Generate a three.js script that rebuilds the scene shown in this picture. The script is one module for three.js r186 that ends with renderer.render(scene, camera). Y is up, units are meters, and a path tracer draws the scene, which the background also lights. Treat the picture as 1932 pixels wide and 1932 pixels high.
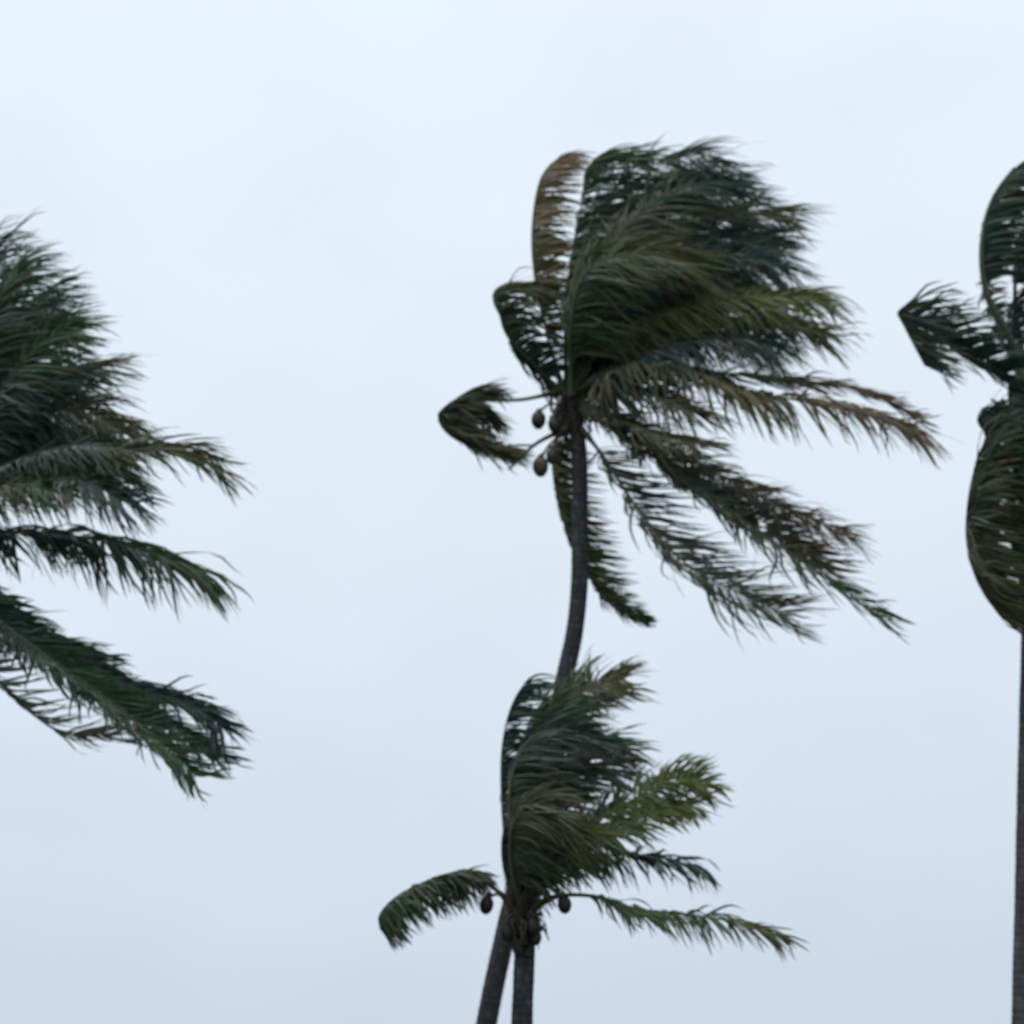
import * as THREE from 'three';
import { mergeGeometries } from 'three/addons/utils/BufferGeometryUtils.js';
import { ImprovedNoise } from 'three/addons/math/ImprovedNoise.js';

// ---------------------------------------------------------------- camera, sky, sun, exposure
const scene = new THREE.Scene();
const EYE = 1.6, PITCH = 21.5 * Math.PI / 180, FOCAL = 4200, HALF = 966;
const camera = new THREE.PerspectiveCamera(2 * Math.atan(HALF / FOCAL) * 180 / Math.PI, 1, 0.1, 6000);
camera.position.set(0, EYE, 0);
camera.rotation.set(PITCH, 0, 0);
camera.focus = 12.5; camera.userData.fStop = 1.85;   // focused short of the palms, as the soft photograph is
scene.add(camera);

const noise3 = new ImprovedNoise();
{ // an even overcast, a little greyer towards the horizon, with faint broad cloud structure
  const W = 1024, H = 512, data = new Float32Array(W * H * 4);
  const stops = [[-90, .30, .32, .34], [-1, .40, .44, .50], [0, .54, .62, .72], [9, .61, .70, .81], [21, .735, .83, .93], [33, .80, .895, 1.0], [60, .86, .94, 1.02], [90, .88, .96, 1.03]];
  for (let j = 0; j < H; j++) {
    const el = (j + .5) / H * 180 - 90;
    let k = 0; while (k < stops.length - 2 && stops[k + 1][0] < el) k++;
    const a = stops[k], b = stops[k + 1], f = Math.min(1, Math.max(0, (el - a[0]) / (b[0] - a[0])));
    for (let i = 0; i < W; i++) {
      const az = (i + .5) / W * 2 * Math.PI, ce = Math.cos(el * Math.PI / 180);
      const x = Math.cos(az) * ce, y = Math.sin(el * Math.PI / 180), z = Math.sin(az) * ce;
      const n = 1 + (el > 0 ? .040 * noise3.noise(x * 5 + 3, y * 9, z * 5) + .026 * noise3.noise(x * 12, y * 20 + 7, z * 12) + .012 * noise3.noise(x * 31, y * 46 + 2, z * 31) : 0);
      const o = (j * W + i) * 4;
      for (let c = 0; c < 3; c++) data[o + c] = (a[c + 1] + (b[c + 1] - a[c + 1]) * f) * n;
      data[o + 3] = 1;
    }
  }
  const sky = new THREE.DataTexture(data, W, H, THREE.RGBAFormat, THREE.FloatType);
  sky.mapping = THREE.EquirectangularReflectionMapping; sky.magFilter = sky.minFilter = THREE.LinearFilter; sky.needsUpdate = true;
  scene.background = sky; scene.environment = sky;
}
const sun = new THREE.DirectionalLight(new THREE.Color(1, .97, .92), 1.0);   // behind the cloud, high to the left
sun.position.set(-16, 60, -6); sun.target.position.set(0, 8, -27);
sun.castShadow = true; sun.shadow.radius = 40; sun.shadow.mapSize.set(2048, 2048);
Object.assign(sun.shadow.camera, { left: -25, right: 25, top: 25, bottom: -25, near: 1, far: 150 });
scene.add(sun, sun.target);
const EXPOSURE = 1;

// ---------------------------------------------------------------- helpers
function rng(seed) { let s = seed >>> 0; return () => { s = s + 0x6D2B79F5 | 0; let t = Math.imul(s ^ s >>> 15, 1 | s); t = t + Math.imul(t ^ t >>> 7, 61 | t) ^ t; return ((t ^ t >>> 14) >>> 0) / 4294967296; }; }
const V = (x, y, z) => new THREE.Vector3(x, y, z);
// a point on the upright plane Z metres in front of the eye, toward metres nearer
function at(x, y, Z, toward = 0) {
  const d = V((x - HALF) / FOCAL, (HALF - y) / FOCAL, -1).applyAxisAngle(V(1, 0, 0), PITCH);
  return d.multiplyScalar(-(Z - toward) / d.z).add(V(0, EYE, 0));
}
const names = {};
function numbered(n) { const k = names[n] = (names[n] ?? -1) + 1; return k ? `${n}_${String(k).padStart(3, '0')}` : n; }
function mesh(name, geo, mat, parent) { const m = new THREE.Mesh(geo, mat); m.name = name; m.castShadow = m.receiveShadow = true; parent.add(m); return m; }

// a tube through points with a radius (and flattening) that may change along it; colour per ring
function tube(curve, segs, sides, radius, color, side = V(0, 0, 1), flat = () => 1) {
  const pos = [], col = [], idx = [];
  for (let i = 0; i <= segs; i++) {
    const t = i / segs, p = curve.getPointAt(t), T = curve.getTangentAt(t);
    const S = side.clone().addScaledVector(T, -side.dot(T)).normalize(), N = T.clone().cross(S);
    for (let k = 0; k < sides; k++) {
      const a = k / sides * 2 * Math.PI, r = radius(t, a);
      const q = p.clone().addScaledVector(S, Math.cos(a) * r).addScaledVector(N, Math.sin(a) * r * flat(t));
      pos.push(q.x, q.y, q.z); col.push(...color(t, a));
      if (i < segs) { const A = i * sides + k, B = i * sides + (k + 1) % sides; idx.push(A, B, A + sides, B, B + sides, A + sides); }
    }
  }
  const e = curve.getPointAt(1), n = pos.length / 3; pos.push(e.x, e.y, e.z); col.push(...color(1, 0));
  for (let k = 0; k < sides; k++) idx.push(segs * sides + k, segs * sides + (k + 1) % sides, n);
  const g = new THREE.BufferGeometry();
  g.setAttribute('position', new THREE.Float32BufferAttribute(pos, 3)); g.setAttribute('color', new THREE.Float32BufferAttribute(col, 3));
  g.setIndex(idx); g.computeVertexNormals(); return g;
}

// ---------------------------------------------------------------- materials
const M = {
  leaf: new THREE.MeshPhysicalMaterial({ vertexColors: true, side: THREE.DoubleSide, roughness: .92, transmission: .44, thickness: 0, specularIntensity: .75, clearcoat: .3, clearcoatRoughness: .36 }),
  rib: new THREE.MeshStandardMaterial({ vertexColors: true, roughness: .6 }),
  bark: new THREE.MeshStandardMaterial({ vertexColors: true, roughness: .92 }),
  nut: new THREE.MeshStandardMaterial({ vertexColors: true, roughness: .55 }),
  grass: new THREE.MeshStandardMaterial({ color: new THREE.Color().setRGB(.06, .085, .035), roughness: 1 }),
};
const C = {   // base colours, linear
tan: [.30, .215, .135], pale: [.155, .170, .130], deep: [.013, .055, .046], green: [.038, .098, .030], olive: [.088, .092, .022], lime: [.120, .150, .012], brown: [.190, .128, .072], grey: [.095, .115, .080],
};

// ---------------------------------------------------------------- a frond: midrib with two rows of leaflets that the wind carries to the right
const WIND = V(1, -.02, .06);
function leafletGeometry(origin, dir, T, L, w, kw, kg, twist, c1, c2, flut = 0, ph = 0) {
  const SEG = 6, pos = [], col = [], idx = [], p = origin.clone(), d = dir.clone().normalize(), ds = 1 / SEG;
  for (let i = 0; i <= SEG; i++) {
    const u = i / SEG, wv = T.clone().addScaledVector(d, -T.dot(d));
    if (wv.lengthSq() < .02) wv.add(V(0, .3, .1).addScaledVector(d, -.3 * d.y));
    wv.normalize().applyAxisAngle(d, twist * (1 + .6 * u));
    const nn = wv.clone().cross(d), half = .5 * w * Math.min(1, .45 + u * 3) * Math.pow(Math.max(0, 1 - u), .55);
    for (const s of [-1, 0, 1]) {
      const q = p.clone().addScaledVector(wv, s * half).addScaledVector(nn, s ? half * .35 : 0);
      pos.push(q.x, q.y, q.z);
      const f = u * u; col.push(c1[0] + (c2[0] - c1[0]) * f, c1[1] + (c2[1] - c1[1]) * f, c1[2] + (c2[2] - c1[2]) * f);
    }
    if (i < SEG) { const A = i * 3; idx.push(A, A + 1, A + 3, A + 1, A + 4, A + 3, A + 1, A + 2, A + 4, A + 2, A + 5, A + 4); }
    p.addScaledVector(d, L * ds);
    d.addScaledVector(wv, flut * Math.sin(u * 7 + ph) * ds * 3).addScaledVector(nn, flut * Math.cos(u * 5 + ph * 2) * ds * 2);
    d.addScaledVector(WIND, kw * ds).addScaledVector(V(0, -1, 0), kg * ds).normalize();
  }
  const g = new THREE.BufferGeometry();
  g.setAttribute('position', new THREE.Float32BufferAttribute(pos, 3)); g.setAttribute('color', new THREE.Float32BufferAttribute(col, 3));
  g.setIndex(idx); g.computeVertexNormals(); return g;
}
// f: p [x, y, toward] control points seen along the upright plane of the palm, L leaflet length, n leaflets a side, roll 0 = edge-on .. 90 = face-on,
// c colour, tip colour of the far end, wind, grav, start, w leaflet width, single = leaflets that can be told apart
function frond(tree, Z, f, R) {
  const { L = .8, n = 185, roll = 52, c = 'green', tip = c, wind = 1.7, grav = .75, start = .14, w = .05, lean = .38, thin = 1, single = false, rib = .034, sweep = 0 } = f;
  let curve = new THREE.CatmullRomCurve3(f.p.map(([x, y, z = 0]) => at(x, y, Z, z)), false, 'centripetal');
  const full = curve.getLength(), keep = 1 - (f.trim ?? .42) * L / full * Math.max(0, curve.getTangentAt(1).x);   // the last leaflets reach on past the midrib's end
  curve = new THREE.CatmullRomCurve3(Array.from({ length: 16 }, (_, i) => curve.getPointAt(i / 15 * keep)));
  const col = C[c], tcol = C[tip], jit = R() * 50;
  const midribColor = t => { const k = (.7 + .3 * t) * .62; return [.085 * k + .3 * col[0], .095 * k + .3 * col[1], .045 * k + .2 * col[2]]; };
  const m = mesh('frond', tube(curve, 30, 7, t => (t < .12 ? rib * (2.6 - 13 * t) : rib * (1.02 - .86 * (t - .12) / .88)), midribColor, V(0, 0, 1), () => .7), M.rib, tree);
  const loose = [], ro = roll * Math.PI / 180;
  for (let i = 0; i < n; i++) for (const s of [-1, 1]) {
    if (R() > thin) continue;
    const t = start + (1 - start) * Math.min(.998, (i + .3 + .5 * R()) / n), v = (t - start) / (1 - start);
    const p = curve.getPointAt(t), T = curve.getTangentAt(t);
    const S0 = V(0, 0, 1).addScaledVector(T, -T.z).normalize(), N0 = T.clone().cross(S0);
    const S = S0.multiplyScalar(Math.cos(ro)).addScaledVector(N0, Math.sin(ro));
    if (noise3.noise(v * 16 + jit * 2, s * 2.3 + jit, 4.4) < (f.tear ?? -.38)) continue;   // torn out
    const clump = noise3.noise(v * 9 + jit, s * 3.7, jit * .3), gust = noise3.noise(v * 22, jit, s * 5.1);
    const ll = L * (R() < .07 ? .5 : 1) * (.5 + .62 * Math.pow(Math.sin(Math.PI * (.14 + .70 * v)), .8)) * (.84 + .34 * R() + .2 * gust) * (1 - (1 - (f.tipL ?? 1)) * v * v * v);
    const d = T.clone().multiplyScalar(lean + (f.bush ? .05 : .5) * v * v + .45 * clump).addScaledVector(S, s * (1 - .3 * v) + .2 * (R() - .5))
      .add(V((R() - .5) * .3, (R() - .5) * .4 + .26 * gust, (R() - .5) * .45));
    if (sweep) d.normalize().lerp(WIND, sweep);
    if (d.x < 0) d.x *= f.lee ?? .3;   // the wind presses the windward row over
    const mixv = Math.min(1, Math.max(0, v * 1.3 - .25 + .5 * clump)), tone = .72 + .5 * R() + .35 * clump;
    const dry = R() < .035 ? .75 : R() < .09 ? .35 : 0, c1 = col.map((x, k) => { const y = (x + (tcol[k] - x) * mixv) * tone; return y + (C[dry > .5 ? 'brown' : 'olive'][k] * .8 - y) * dry; }), c2 = c1.map((x, k) => x * .8 + (R() < .1 ? C.brown[k] * .6 : C.green[k] * .3));
    const g = leafletGeometry(p, d, T, ll, w * (.75 + .45 * R()) * (1 - .25 * v), wind * (.5 + .9 * R() + .6 * clump), grav * (.4 + 1.1 * R() - .6 * gust), (R() - .5) * 1.9 + .5 * clump, c1, c2, .5 * R() * (R() < .3 ? 2 : 1), R() * 6);
    if (single) mesh('leaflet', g, M.leaf, m); else loose.push(g);
  }
  if (loose.length) { const l = mesh('leaflets', mergeGeometries(loose), M.leaf, m); l.userData.kind = 'stuff'; }
  return m;
}
// ringed trunk: leaf scars as raised rims every few centimetres, pale lichen blotches in the bark
function trunk(tree, Z, pts, r0, r1, seed, tint = 1) {
  const R = rng(seed), world = pts.map(([x, y, z = 0]) => at(x, y, Z, z)), low = world[world.length - 1], before = world[world.length - 2];
  const run = low.clone().sub(before).normalize(); run.y = Math.min(run.y, -.6); run.x *= .7;
  world.push(low.clone().addScaledVector(run, -low.y * .5 / run.y), V(low.x + run.x * low.y * .8, -.15, low.z));
  const curve = new THREE.CatmullRomCurve3(world, false, 'centripetal'), len = curve.getLength(), segs = Math.round(len / .022), ph = R() * 9;
  const ring = s => { const k = (s + .05 * noise3.noise(s * 2.3, ph, 0) + .012 * noise3.noise(s * 14, ph, 3)) / .088; return k - Math.floor(k); };
  return mesh('trunk', tube(curve, segs, 20, (t, a) => {
    const s = t * len, q = ring(s), flare = t > .92 ? 1 + 8 * (t - .92) * (t - .92) * 40 : 1;
    return (r0 + (r1 - r0) * Math.pow(t, .7)) * flare * (1 + (.03 * Math.pow(q, 3)) - .02 * (q < .12 ? 1 : 0) + .045 * noise3.noise(Math.cos(a) * 1.6 + ph, s * 2.2, Math.sin(a) * 1.6));
  }, (t, a) => {
    const s = t * len, q = ring(s), b = noise3.noise(Math.cos(a) * 2 + ph, s * 1.7, Math.sin(a) * 2), b2 = noise3.noise(Math.cos(a) * 6, s * 9 + ph, Math.sin(a) * 6);
    const k = tint * (q < .16 ? .55 : 1) * (1 + .55 * b + .45 * b2), li = Math.max(0, b2 * 1.6 - .35) * .1;
    return [.032 * k + li * .7, .033 * k + li * .7, .038 * k + li * .7];
  }), M.bark, tree);
}
// swollen crown shaft: overlapping woody leaf bases round the growing point
function crownBase(tree, Z, [x, y, toward = 0], r, h, seed) {
  const R = rng(seed), c = at(x, y, Z, toward), parts = [];
  for (let i = 0; i < 15; i++) {
    const a = i * 2.4, up = (i / 15 - .45) * h, dirv = V(Math.cos(a), 0, Math.sin(a));
    const curve = new THREE.CatmullRomCurve3([c.clone().addScaledVector(dirv, r * .35).add(V(0, up - h * .28, 0)), c.clone().addScaledVector(dirv, r * .85).add(V(0, up, 0)), c.clone().addScaledVector(dirv, r * (1.15 + .5 * R())).add(V(.05, up + h * (.2 + .14 * R()), 0))]);
    const k = .8 + .5 * R();
    parts.push(tube(curve, 8, 7, t => r * .5 * (1 - .72 * t), () => [.034 * k, .031 * k, .026 * k], dirv.clone().cross(V(0, 1, 0)), () => .45));
  }
  for (let i = 0; i < 46; i++) {                        // loose fibre and old stub ends
    const a = R() * 6.283, dv = V(Math.cos(a), 0, Math.sin(a)), y0 = (R() - .35) * h * .8, l = h * (.12 + .3 * R());
    const p0 = c.clone().addScaledVector(dv, r * (.7 + .3 * R())).add(V(0, y0, 0));
    const curve = new THREE.CatmullRomCurve3([p0, p0.clone().addScaledVector(dv, r * .5).add(V(.03, -l * .3, 0)), p0.clone().addScaledVector(dv, r * .45).add(V(.12 * R(), -l, 0))]), k = .7 + .9 * R(), t0 = .006 + .012 * R();
    parts.push(tube(curve, 5, 5, t => t0 * (1 - .6 * t), () => [.055 * k, .045 * k, .030 * k]));
  }
  return mesh('crown_base', mergeGeometries(parts), M.bark, tree);
}
function coconut(tree, Z, [x, y, toward = 0], from, r, tone, R) {
  const c = at(x, y, Z, toward), g = new THREE.SphereGeometry(1, 18, 14), P = g.attributes.position, col = [];
  const turn = R() * 6, tilt = (R() - .5) * .5;
  for (let i = 0; i < P.count; i++) {
    const v = V().fromBufferAttribute(P, i), a = Math.atan2(v.z, v.x), k = 1 + .06 * Math.cos(3 * a + turn) * (1 - v.y * v.y);
    v.set(v.x * k * r * .86, v.y * r * 1.16 - .05 * r * v.y * v.y, v.z * k * r * .86).applyAxisAngle(V(0, 0, 1), tilt).add(c);
    P.setXYZ(i, v.x, v.y, v.z); const b = .85 + .3 * noise3.noise(a, i * .1, turn); col.push(tone[0] * b, tone[1] * b, tone[2] * b);
  }
  g.setAttribute('color', new THREE.Float32BufferAttribute(col, 3)); g.computeVertexNormals();
  const m = mesh('coconut', g, M.nut, tree), top = c.clone().add(V(-Math.sin(tilt) * r * 1.05, Math.cos(tilt) * r * 1.05, 0)), f = at(from[0], from[1], Z, from[2] ?? toward);
  const mid = f.clone().lerp(top, .5).add(V(0, .07, 0));
  const stalk = tube(new THREE.CatmullRomCurve3([f, mid, top]), 10, 6, t => .016 + (t > .85 ? (t - .85) * .22 : 0), () => [.07, .062, .036]);
  mesh('stalk', stalk, M.rib, m);
  const cap = new THREE.SphereGeometry(r * .5, 12, 6, 0, 6.2832, 0, 1.3); cap.scale(1, .55, 1);
  cap.setAttribute('color', new THREE.Float32BufferAttribute(Array.from({ length: cap.attributes.position.count }, () => [.07, .05, .028]).flat(), 3));
  cap.translate(top.x, top.y - r * .2, top.z); mesh('cap', cap, M.rib, m);
  return m;
}
function stick(tree, Z, pts, r, name) {
  return mesh(name, tube(new THREE.CatmullRomCurve3(pts.map(([x, y, z = 0]) => at(x, y, Z, z))), 14, 7, t => r * (1 - .6 * t), () => [.06, .052, .036]), M.rib, tree);
}
function palm(label, Z, foot, spec) {
  const g = new THREE.Group(); g.name = numbered('coconut_palm'); scene.add(g);
  const base = V(foot[0], 0, foot[1]); g.position.copy(base);
  g.userData = { label, category: 'palm tree' };
  const inner = new THREE.Group(), R = rng(spec.seed);
  trunk(inner, Z, spec.trunk, spec.r0, spec.r1, spec.seed + 5, spec.tint);
  crownBase(inner, Z, spec.crown, spec.cr, spec.ch, spec.seed + 9);
  for (const f of spec.fronds) frond(inner, Z, f, R);
  for (const k of spec.nuts) coconut(inner, Z, k.at, k.from, k.r, k.tone ?? [.02, .026, .016], R);
  for (const s of spec.sticks ?? []) stick(inner, Z, s.p, s.r, s.name);
  const shift = new THREE.Matrix4().makeTranslation(-base.x, 0, -base.z);   // into the palm's own axes, which start at its foot
  inner.traverse(o => { if (o.isMesh) o.geometry.applyMatrix4(shift); });
  for (const ch of [...inner.children]) g.add(ch);
  return g;
}

// ---------------------------------------------------------------- ground (below the picture), out to the horizon
{
  const g = new THREE.PlaneGeometry(5000, 5000, 2, 2); g.rotateX(-Math.PI / 2);
  const m = mesh('ground', g, M.grass, scene); m.userData.kind = 'structure';
}

// ---------------------------------------------------------------- the palms
palm('tallest coconut palm, curved bare trunk, full wind-swept crown in the middle', 27, [-.8, -27], {
  seed: 11, r0: .098, r1: .135, crown: [1080, 790], cr: .14, ch: .75,
  trunk: [[1078, 742], [1092, 850], [1094, 980], [1093, 1100], [1084, 1190], [1066, 1275], [1040, 1400], [1000, 1570], [958, 1740], [918, 1932], [900, 2050]],
  fronds: [
    { p: [[1078, 745, -.3], [1120, 560, -.9], [1220, 430, -1.3], [1330, 385, -1.5], [1430, 435, -1.5]], L: 1.05, c: 'deep', n: 240, tear: -.8 },
    { p: [[1080, 745, -.3], [1180, 640, -.9], [1320, 530, -1.2], [1440, 450, -1.2], [1505, 440, -1.2]], L: .95, c: 'deep', n: 240, tear: -.8 },
    { p: [[1078, 745, -.2], [1105, 600, -.4], [1180, 430, -.6], [1280, 345, -.6], [1390, 350, -.6]], L: .95, c: 'green', tip: 'deep' },
    { p: [[1078, 745, -.2], [1120, 570, -1], [1190, 400, -1.3], [1290, 330, -1.3], [1380, 345, -1.3]], L: 1, c: 'deep', grav: 1.2 },
    { p: [[1078, 745, -.2], [1150, 620, -.7], [1260, 540, -1], [1370, 520, -1], [1450, 560, -1]], L: .95, c: 'deep', grav: 1.6, wind: 1.1 },
    { p: [[1078, 745, -.2], [1140, 600, -.2], [1260, 480, -.2], [1380, 450, -.2], [1480, 470, -.2]], L: .9, c: 'deep' },
    { p: [[1078, 745, -.2], [1170, 640, -1], [1290, 590, -1.4], [1410, 580, -1.5], [1520, 620, -1.5]], L: .9, c: 'deep' },
    { p: [[1066, 748], [1035, 640, .2], [1009, 520, .3], [1005, 420, .2], [1026, 325], [1072, 286, -.2]], L: .6, c: 'olive', tip: 'tan', n: 120, roll: 60, wind: 2, start: .22, w: .066, sweep: .5, lee: 0, tear: -.7 },
    { p: [[1070, 745], [1066, 600, -.2], [1080, 480, -.3], [1098, 380, -.4], [1113, 308, -.4], [1160, 292, -.3], [1215, 325]], L: .85, c: 'deep', tip: 'green', wind: 2, sweep: .4 },
    { p: [[1075, 745], [1085, 600, -.5], [1112, 470, -.6], [1155, 360, -.5], [1235, 310, -.3], [1330, 298], [1395, 335]], L: 1, c: 'olive', tip: 'deep', wind: 1.3 },
    { p: [[1075, 745], [1100, 590, .2], [1150, 470, .3], [1240, 375, .3], [1345, 345, .2], [1435, 375]], L: 1, c: 'olive', tip: 'deep' },
    { p: [[1080, 745], [1120, 600, -.6], [1200, 490, -.9], [1320, 415, -1], [1430, 400, -1], [1525, 405, -1]], L: .9, c: 'deep', tip: 'olive', n: 220 },
    { p: [[1080, 745], [1130, 620, .2], [1230, 525, .4], [1350, 480, .5], [1440, 490, .5], [1490, 530, .5]], L: .95, c: 'deep', grav: 1.6, wind: 1.2 },
    { p: [[1078, 745, .2], [1078, 610, .7], [1105, 515, 1], [1175, 481, 1.1], [1270, 490, 1], [1345, 545, .9]], L: 1, c: 'green', tip: 'olive', wind: 1.6, grav: 1 },
    { p: [[1080, 745], [1140, 650, .4], [1250, 590, .7], [1380, 560, .8], [1490, 560, .8], [1600, 562, .7]], L: .8, c: 'olive', tip: 'lime', grav: 1.4, wind: 1.1 },
    { p: [[1080, 745], [1150, 680, -.4], [1270, 630, -.7], [1400, 612, -.7], [1500, 612, -.7], [1585, 648, -.7]], L: .85, c: 'deep', tip: 'olive', grav: 2, wind: 1 },
    { p: [[1080, 748], [1160, 690, .5], [1280, 650, .9], [1400, 640, 1], [1495, 668, 1]], L: .9, c: 'deep', grav: 2, wind: 1 },
    { p: [[1062, 742], [1012, 692, .2], [952, 625, .4], [946, 600, .45], [932, 570, .5], [934, 546, .5], [985, 540, .4], [1040, 556, .4]], L: .72, c: 'deep', tip: 'olive', n: 110, wind: 1.2, grav: 1.2, start: .12, roll: 45, lee: 0, sweep: .5, w: .06, tear: -.55 },
    { p: [[1062, 737], [985, 754, .2], [912, 756, .4], [858, 760, .5], [826, 786, .6], [845, 818, .6], [890, 842, .5], [930, 846, .5]], L: .7, c: 'grey', tip: 'olive', n: 210, wind: 1.1, grav: .9, start: .42, roll: 25, lee: 0, w: .06, sweep: .55, trim: 0, tear: -.8 },
    { p: [[1080, 750], [1150, 702, .5], [1250, 682, .9], [1340, 712, 1.1], [1430, 745, 1.1], [1580, 762, 1], [1770, 826, .8]], L: .85, c: 'olive', tip: 'brown', grav: 2.1, roll: 35, wind: .8, w: .062, n: 140, start: .08 },
    { p: [[1085, 745], [1200, 706, -.3], [1350, 704, -.6], [1500, 716, -.7], [1630, 738, -.7], [1740, 795, -.7]], L: .6, c: 'green', tip: 'brown', grav: .9, roll: 20, wind: 2.5, thin: .8 },
    { p: [[1085, 752], [1180, 735, .5], [1260, 755, 1.1], [1330, 790, 1.4]], L: .8, c: 'deep', tip: 'olive', grav: 1.5, n: 90, wind: 1.2, start: .05 },
    { p: [[1085, 757], [1170, 795, .6], [1260, 825, 1.2], [1345, 845, 1.6]], L: .6, c: 'olive', n: 90, grav: 1.2, wind: 1.2, start: .04 },
    { p: [[1085, 757], [1180, 812, .1], [1300, 870, .2], [1430, 932, .3], [1540, 985, .3], [1635, 1022, .3]], L: .66, c: 'grey', tip: 'brown', grav: .9, roll: 40, n: 180, wind: .9, start: .04, w: .046, tear: -.3, bush: 1 },
    { p: [[1085, 762], [1190, 835, .4], [1320, 920, .7], [1450, 1018, .8], [1575, 1100, .8], [1690, 1180, .8]], L: .66, c: 'grey', tip: 'green', grav: .5, roll: 45, single: true, n: 96, w: .055, wind: .9, tear: -.6 },
    { p: [[1085, 760], [1195, 838, .1], [1320, 905, .2], [1440, 985, .3], [1530, 1045, .3], [1590, 1080, .3]], L: .64, c: 'grey', tip: 'brown', grav: .4, roll: 60, wind: 1.2, start: .3 },
    { p: [[1085, 795], [1130, 850, .2], [1205, 962, .4], [1290, 1060, .5], [1400, 1122, .5], [1505, 1168, .5]], L: .8, c: 'grey', tip: 'pale', grav: .1, roll: 60, wind: 1.6, thin: .95, single: true, n: 140, w: .05, tear: -.36, trim: .2 },
    { p: [[1062, 785, -.1], [1044, 865, -.3], [1058, 960, -.4], [1096, 1050, -.4], [1150, 1128, -.4], [1236, 1184, -.4]], L: .68, c: 'olive', tip: 'green', roll: 55, wind: 2.4, grav: .1, thin: .95, tear: -.4, start: .1, n: 210, lee: 0, trim: .2, tipL: .25 },
  ],
  nuts: [
    { at: [1016, 792, .3], from: [1062, 765, .1], r: .11 }, { at: [1046, 802, .35], from: [1066, 770, .1], r: .10 }, { at: [1056, 778, -.2], from: [1070, 765, 0], r: .10 },
    { at: [1020, 880, .3], from: [1066, 820, .1], r: .12, tone: [.075, .062, .045] }, { at: [1042, 860, .25], from: [1068, 815, .1], r: .1, tone: [.06, .052, .034] }, { at: [1200, 850, .5], from: [1100, 790, .2], r: .1 },
  ],
  sticks: [{ p: [[1070, 808, .1], [1010, 838, .3], [960, 886, .4]], r: .035, name: 'flower_stalk' }],
});
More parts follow.
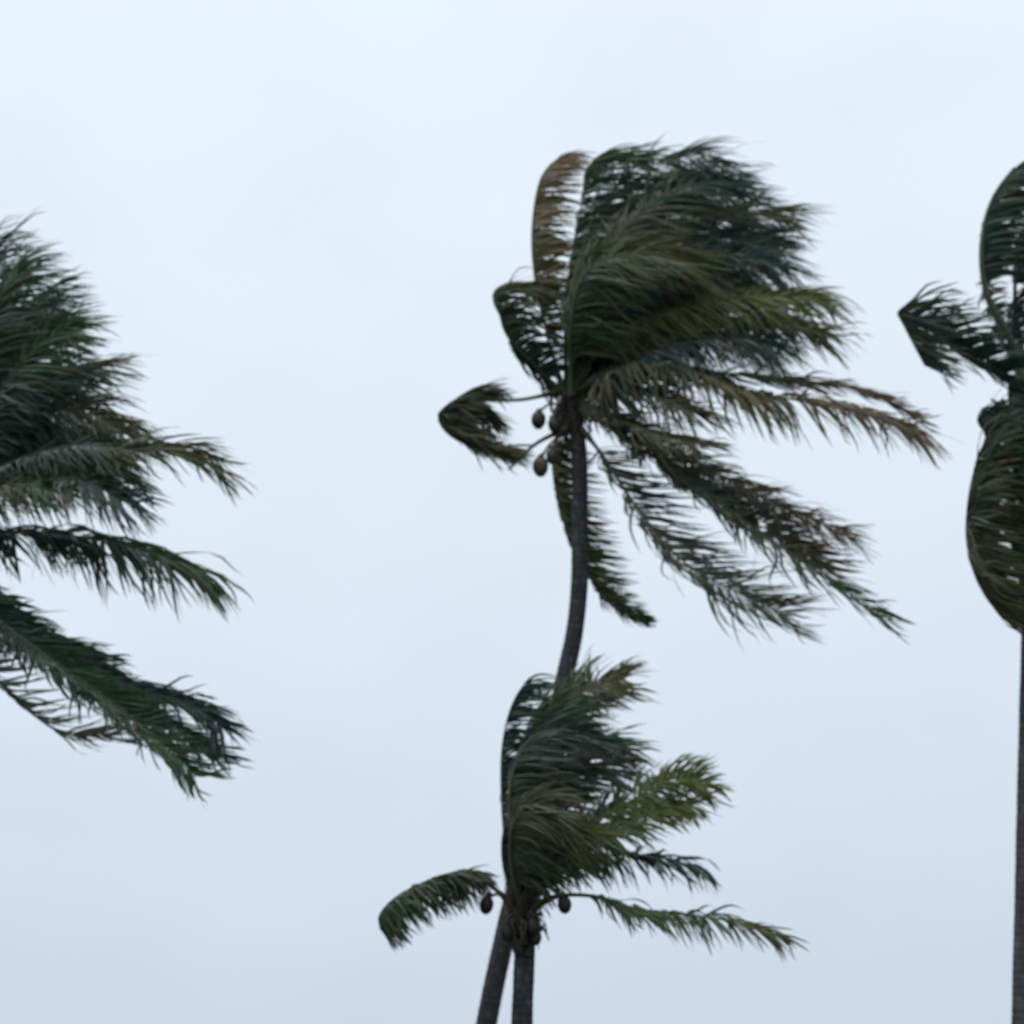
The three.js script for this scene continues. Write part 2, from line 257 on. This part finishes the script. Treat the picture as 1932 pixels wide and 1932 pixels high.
palm('short young coconut palm with narrow upright crown, in front of the tallest trunk', 25, [.12, -25], {
  seed: 23, r0: .108, r1: .14, crown: [984, 1728, .1], cr: .16, ch: .62,
  trunk: [[986, 1690], [990, 1760], [988, 1850], [985, 1932], [986, 2050]],
  fronds: [
    { p: [[980, 1700, -.2], [956, 1600, -.3], [947, 1500, -.3], [949, 1400, -.3], [968, 1325, -.2], [1002, 1272, -.1]], L: .5, c: 'deep', n: 110, wind: 2, roll: 55, sweep: .5, lee: 0 },
    { p: [[985, 1700, -.3], [990, 1560, -.6], [1020, 1430, -.7], [1062, 1335, -.7], [1120, 1295, -.7], [1210, 1280, -.6]], L: .66, c: 'green', tip: 'olive', wind: 1.2, grav: .2, w: .056, bush: 1, n: 260, w: .056, tear: -.7 },
    { p: [[985, 1700, -.2], [972, 1560, -.3], [990, 1430, -.4], [1030, 1345, -.4], [1075, 1310, -.4]], L: .7, c: 'green', wind: 2.6, grav: 0 },
    { p: [[982, 1700], [962, 1560, .2], [968, 1455, .3], [1008, 1388, .3], [1075, 1378, .3], [1130, 1420, .3]], L: .75, c: 'grey', tip: 'deep', wind: 1.8, grav: .9, sweep: .4, lee: 0 },
    { p: [[990, 1700], [1020, 1560, -.2], [1080, 1445, -.2], [1150, 1405, -.2], [1208, 1430, -.2]], L: .6, c: 'deep', tip: 'grey', thin: .85 },
    { p: [[985, 1702], [1000, 1600, -.1], [1040, 1500, 0], [1110, 1440, 0], [1190, 1480, 0]], L: .6, c: 'deep', tip: 'grey', thin: .8 },
    { p: [[982, 1706, .1], [964, 1622, .5], [970, 1552, .8], [1005, 1518, .9], [1048, 1545, .9], [1068, 1602, .8]], L: .62, c: 'grey', tip: 'olive', wind: 1, grav: 1.3, sweep: .4, lee: 0 },
    { p: [[976, 1704, 0], [952, 1640, .1], [950, 1570, .2], [975, 1510, .2], [1020, 1480, .2]], L: .55, c: 'deep', wind: 1.5, sweep: .6, lee: 0 },
    { p: [[995, 1702], [1040, 1625, .2], [1110, 1562, .3], [1200, 1505, .3], [1285, 1468, .3], [1360, 1500, .3]], L: .46, c: 'green', tip: 'lime', grav: .6, wind: .8, bush: 1, n: 220 },
    { p: [[995, 1702], [1060, 1632, .4], [1150, 1575, .5], [1245, 1528, .5], [1335, 1516, .5]], L: .42, c: 'green', tip: 'lime', grav: 1.2, wind: .9, start: .08 },
    { p: [[1003, 1702], [1060, 1642, -.3], [1110, 1622, -.5], [1200, 1612, -.6], [1330, 1637, -.6]], L: .58, c: 'deep', n: 66, roll: 25, grav: 2, wind: .7, start: .28, w: .06, trim: .2, single: true },
    { p: [[1005, 1712], [1050, 1691, .2], [1120, 1691, .3], [1200, 1716, .4], [1300, 1726, .4], [1390, 1740, .4], [1490, 1770, .4]], L: .5, c: 'green', tip: 'olive', n: 84, roll: 25, grav: 1.9, wind: .8, start: .24, w: .05, trim: .25, single: true },
    { p: [[966, 1706], [932, 1676, .2], [882, 1653, .4], [812, 1662, .6], [748, 1692, .6], [715, 1728, .6], [716, 1750, .55], [738, 1766, .5]], L: .44, c: 'grey', tip: 'green', n: 170, wind: 1, grav: 1.7, start: .28, roll: 15, lee: 0, sweep: .5, w: .05, tear: -1 },
  ],
  nuts: [
    { at: [918, 1707, .4], from: [962, 1708, .2], r: .09, tone: [.012, .013, .012] }, { at: [1065, 1706, .4], from: [1000, 1720, .2], r: .09, tone: [.012, .013, .012] },
    { at: [1006, 1748, .25], from: [992, 1728, .15], r: .09, tone: [.016, .015, .014] }, { at: [1012, 1770, .2], from: [992, 1740, .15], r: .07, tone: [.016, .015, .014] }, { at: [955, 1760, .2], from: [975, 1730, .15], r: .085, tone: [.016, .015, .014] },
  ],
});
palm('broad dark coconut palm cut off by the left edge, only blown fronds showing', 25, [-6.6, -25], {
  seed: 37, r0: .12, r1: .17, crown: [-92, 985], cr: .17, ch: .8,
  trunk: [[-92, 930], [-88, 1050], [-84, 1300], [-88, 1600], [-100, 1932]],
  fronds: [
    { p: [[-92, 935], [-75, 720, -.4], [-40, 540, -.6], [-15, 462, -.6], [25, 452, -.6]], L: 1, c: 'deep' },
    { p: [[-92, 935], [-65, 760, .2], [-20, 610, .4], [20, 530, .4], [72, 494, .4]], L: 1, c: 'deep', tip: 'green' },
    { p: [[-92, 935], [-40, 730, -.2], [20, 615, -.3], [90, 560, -.3], [140, 566, -.3]], L: .95, c: 'deep' },
    { p: [[-92, 935], [-20, 770, .5], [55, 670, .8], [120, 625, .9], [175, 632, .9]], L: .9, c: 'deep', tip: 'green' },
    { p: [[-92, 935], [-10, 790, -.6], [70, 715, -.9], [150, 695, -1], [235, 694, -1]], L: .85, c: 'deep', tip: 'olive', thin: .9 },
    { p: [[-92, 935], [0, 835, .2], [95, 775, .4], [190, 790, .5], [262, 845, .5]], L: .8, c: 'deep', tip: 'olive', grav: 1.6, wind: 1.1 },
    { p: [[-92, 935], [10, 860, -.3], [110, 830, -.5], [190, 870, -.5], [240, 925, -.5]], L: .8, c: 'deep', grav: 1.8, wind: 1 },
    { p: [[-92, 935], [-50, 760, -.7], [0, 650, -1], [70, 600, -1], [120, 610, -1]], L: .9, c: 'deep' },
    { p: [[-92, 935], [-30, 830, -.2], [40, 740, -.2], [110, 720, -.2], [170, 750, -.2]], L: .9, c: 'deep', grav: 1.2 },
    { p: [[-92, 938], [0, 880, 0], [80, 830, 0], [150, 850, 0], [200, 900, 0]], L: .85, c: 'deep', tip: 'green', grav: 1.4 },
    { p: [[-92, 938], [20, 875, .6], [140, 842, 1], [250, 850, 1.2], [350, 850, 1.2], [455, 912, 1.1]], L: .66, c: 'deep', tip: 'olive', grav: 1.1, roll: 40, wind: 1.2 },
    { p: [[-92, 940], [20, 920, .8], [130, 902, 1.2], [205, 930, 1.4], [258, 970, 1.4]], L: .75, c: 'olive', tip: 'deep', grav: 1.6, wind: 1 },
    { p: [[-92, 945], [-20, 925, .7], [50, 915, 1.2], [130, 940, 1.5]], L: .7, c: 'olive', tip: 'green', grav: 1, n: 70 },
    { p: [[-92, 955], [-20, 1002], [70, 1004, .1], [200, 1022, .2], [320, 1055, .2], [430, 1102, .2]], L: 1, c: 'deep', tip: 'green', grav: 2.3, wind: 1.1, roll: 30, n: 100, start: .12, w: .07, single: true },
    { p: [[-92, 965], [-60, 1100, .2], [30, 1172, .3], [150, 1244, .4], [270, 1304, .5], [360, 1328, .5], [425, 1378, .5]], L: .56, c: 'deep', grav: .9, wind: .4, lean: .9, roll: 50, n: 250, w: .06, start: .08, trim: .1, bush: 1, tear: -.9 },
    { p: [[-92, 968], [-60, 1108, .1], [30, 1184, .1], [145, 1258, .1], [260, 1335, .1], [350, 1385, .1], [420, 1430, .1]], L: .5, c: 'deep', grav: .2, wind: .5, lean: .8, roll: 40, n: 220, w: .06, start: .08, trim: .1, bush: 1, tear: -.9 },
    { p: [[-92, 970], [-60, 1114, .5], [30, 1196, .8], [140, 1275, .9], [250, 1355, .9], [325, 1418, .9], [372, 1468, .8]], L: .54, c: 'deep', tip: 'green', grav: 0, wind: .7, lean: .75, roll: 50, n: 250, w: .06, start: .08, trim: .1, bush: 1, tear: -.9 },
    { p: [[-92, 970], [-62, 1180, -.2], [0, 1288, -.3], [60, 1345, -.3], [112, 1379, -.3], [170, 1384, -.3], [232, 1395, -.3]], L: .56, c: 'pale', tip: 'pale', grav: -.4, wind: 1, roll: 60, thin: .8, start: .3, n: 70, rib: .05, sweep: .5, lee: 0, trim: 0 },
    { p: [[-94, 940], [-150, 820, .3], [-190, 700, .4], [-180, 600, .4], [-120, 560, .3]], L: .7, c: 'deep', wind: 3 },
    { p: [[-94, 945], [-190, 900, .3], [-290, 900, .5], [-350, 960, .5]], L: .6, c: 'deep', wind: 3 },
  ],
  nuts: [{ at: [-120, 1010, .3], from: [-95, 960, .1], r: .12 }, { at: [-70, 1015, .35], from: [-90, 960, .1], r: .12 }],
});
palm('straight-trunked coconut palm at the right edge, drooping frond curled round its trunk', 26, [6.3, -26], {
  seed: 51, tint: 1.6, r0: .115, r1: .15, crown: [1930, 800], cr: .26, ch: .75,
  trunk: [[1938, 735], [1946, 850], [1947, 1000], [1946, 1200], [1940, 1500], [1931, 1932], [1926, 2100]],
  fronds: [
    { p: [[1938, 730], [1908, 645, .1], [1868, 570, .2], [1852, 495, .3], [1860, 410, .3], [1890, 345, .2], [1945, 292, .1]], L: .8, c: 'deep', tip: 'green', wind: 1.6, roll: 45, start: .44, n: 170, w: .058, sweep: .45, lee: .2, rib: .075, tear: -.6 },
    { p: [[1940, 728], [1925, 640, -.3], [1915, 560, -.4], [1928, 460, -.4], [1985, 390, -.4], [2060, 380, -.4]], L: .75, c: 'deep', start: .52, rib: .06, sweep: .3, tear: -.6 },
    { p: [[1935, 728], [1880, 700, .3], [1805, 660, .5], [1735, 608, .6], [1692, 578, .6], [1708, 618, .6], [1745, 690, .5]], L: .72, c: 'deep', tip: 'grey', wind: 1, grav: .5, roll: 40, n: 125, start: .14, w: .056, lee: 0, tear: -.6, sweep: .6, trim: 0, rib: .045, single: true },
    { p: [[1935, 785, .1], [1886, 820, .4], [1848, 870, .6], [1828, 950, .7], [1826, 1030, .7], [1850, 1108, .6], [1890, 1158, .5], [1945, 1186, .4]], L: .85, c: 'grey', tip: 'olive', wind: 1.6, grav: .1, roll: 50, n: 240, w: .07, sweep: .4, lee: .12, rib: .05, start: .22, tear: -.6 },
    { p: [[1938, 790, .2], [1920, 850, .4], [1905, 960, .4], [1915, 1060, .4], [1950, 1130, .3]], L: .8, c: 'green', tip: 'olive', wind: 1.6, n: 120, sweep: .3, lee: 0 },
    { p: [[1938, 785, .3], [1912, 810, .5], [1900, 850, .5], [1898, 900, .5]], L: .35, c: 'deep', tip: 'brown', n: 80, wind: .8, grav: 1.5, start: .05 },
    { p: [[1938, 730], [1918, 680, -.2], [1908, 610, -.3], [1925, 560, -.3], [1965, 540, -.3]], L: .5, c: 'deep', start: .12, n: 90, wind: 1.4, sweep: .2, tear: -.2 },
    { p: [[1938, 730], [1900, 660, -.4], [1872, 590, -.5], [1858, 530, -.5], [1862, 500, -.5]], L: .3, c: 'deep', tip: 'green', start: .45, n: 70, wind: 1, roll: 60, sweep: .2 },
    { p: [[1942, 730], [1990, 600, .3], [2080, 500, .5], [2200, 470, .5], [2330, 520, .5]], L: .9, c: 'deep' },
    { p: [[1942, 735], [2030, 660, -.3], [2160, 610, -.6], [2300, 620, -.6], [2440, 690, -.6]], L: .85, c: 'green' },
    { p: [[1942, 745], [2050, 720, .4], [2190, 740, .7], [2330, 800, .8], [2450, 880, .8]], L: .8, c: 'green', tip: 'olive', grav: 1 },
    { p: [[1942, 755], [2040, 800, -.4], [2150, 880, -.6], [2260, 980, -.6], [2350, 1090, -.6]], L: .7, c: 'deep', grav: .6 },
    { p: [[1936, 775, .3], [1905, 774, .5], [1870, 778, .6], [1845, 786, .6]], L: .3, c: 'deep', n: 40, start: .1, rib: .06, grav: 1.5, sweep: .3, lee: 0 },
  ],
  nuts: [
    { at: [1866, 798, .55], from: [1925, 780, .2], r: .13, tone: [.02, .026, .02] }, { at: [1888, 800, .7], from: [1928, 780, .2], r: .12, tone: [.014, .018, .016] }, { at: [1908, 806, .75], from: [1930, 785, .2], r: .12, tone: [.014, .018, .016] },
    { at: [1872, 812, .5], from: [1925, 785, .2], r: .12, tone: [.014, .018, .016] }, { at: [1896, 815, .45], from: [1928, 785, .2], r: .12, tone: [.014, .018, .016] }, { at: [1918, 828, .45], from: [1932, 790, .2], r: .12, tone: [.014, .018, .016] },
  ],
});

// ---------------------------------------------------------------- render
const renderer = new THREE.WebGLRenderer({ antialias: true });
renderer.setSize(1024, 1024);
renderer.toneMapping = THREE.LinearToneMapping; renderer.toneMappingExposure = EXPOSURE;
renderer.shadowMap.enabled = true;
renderer.render(scene, camera);
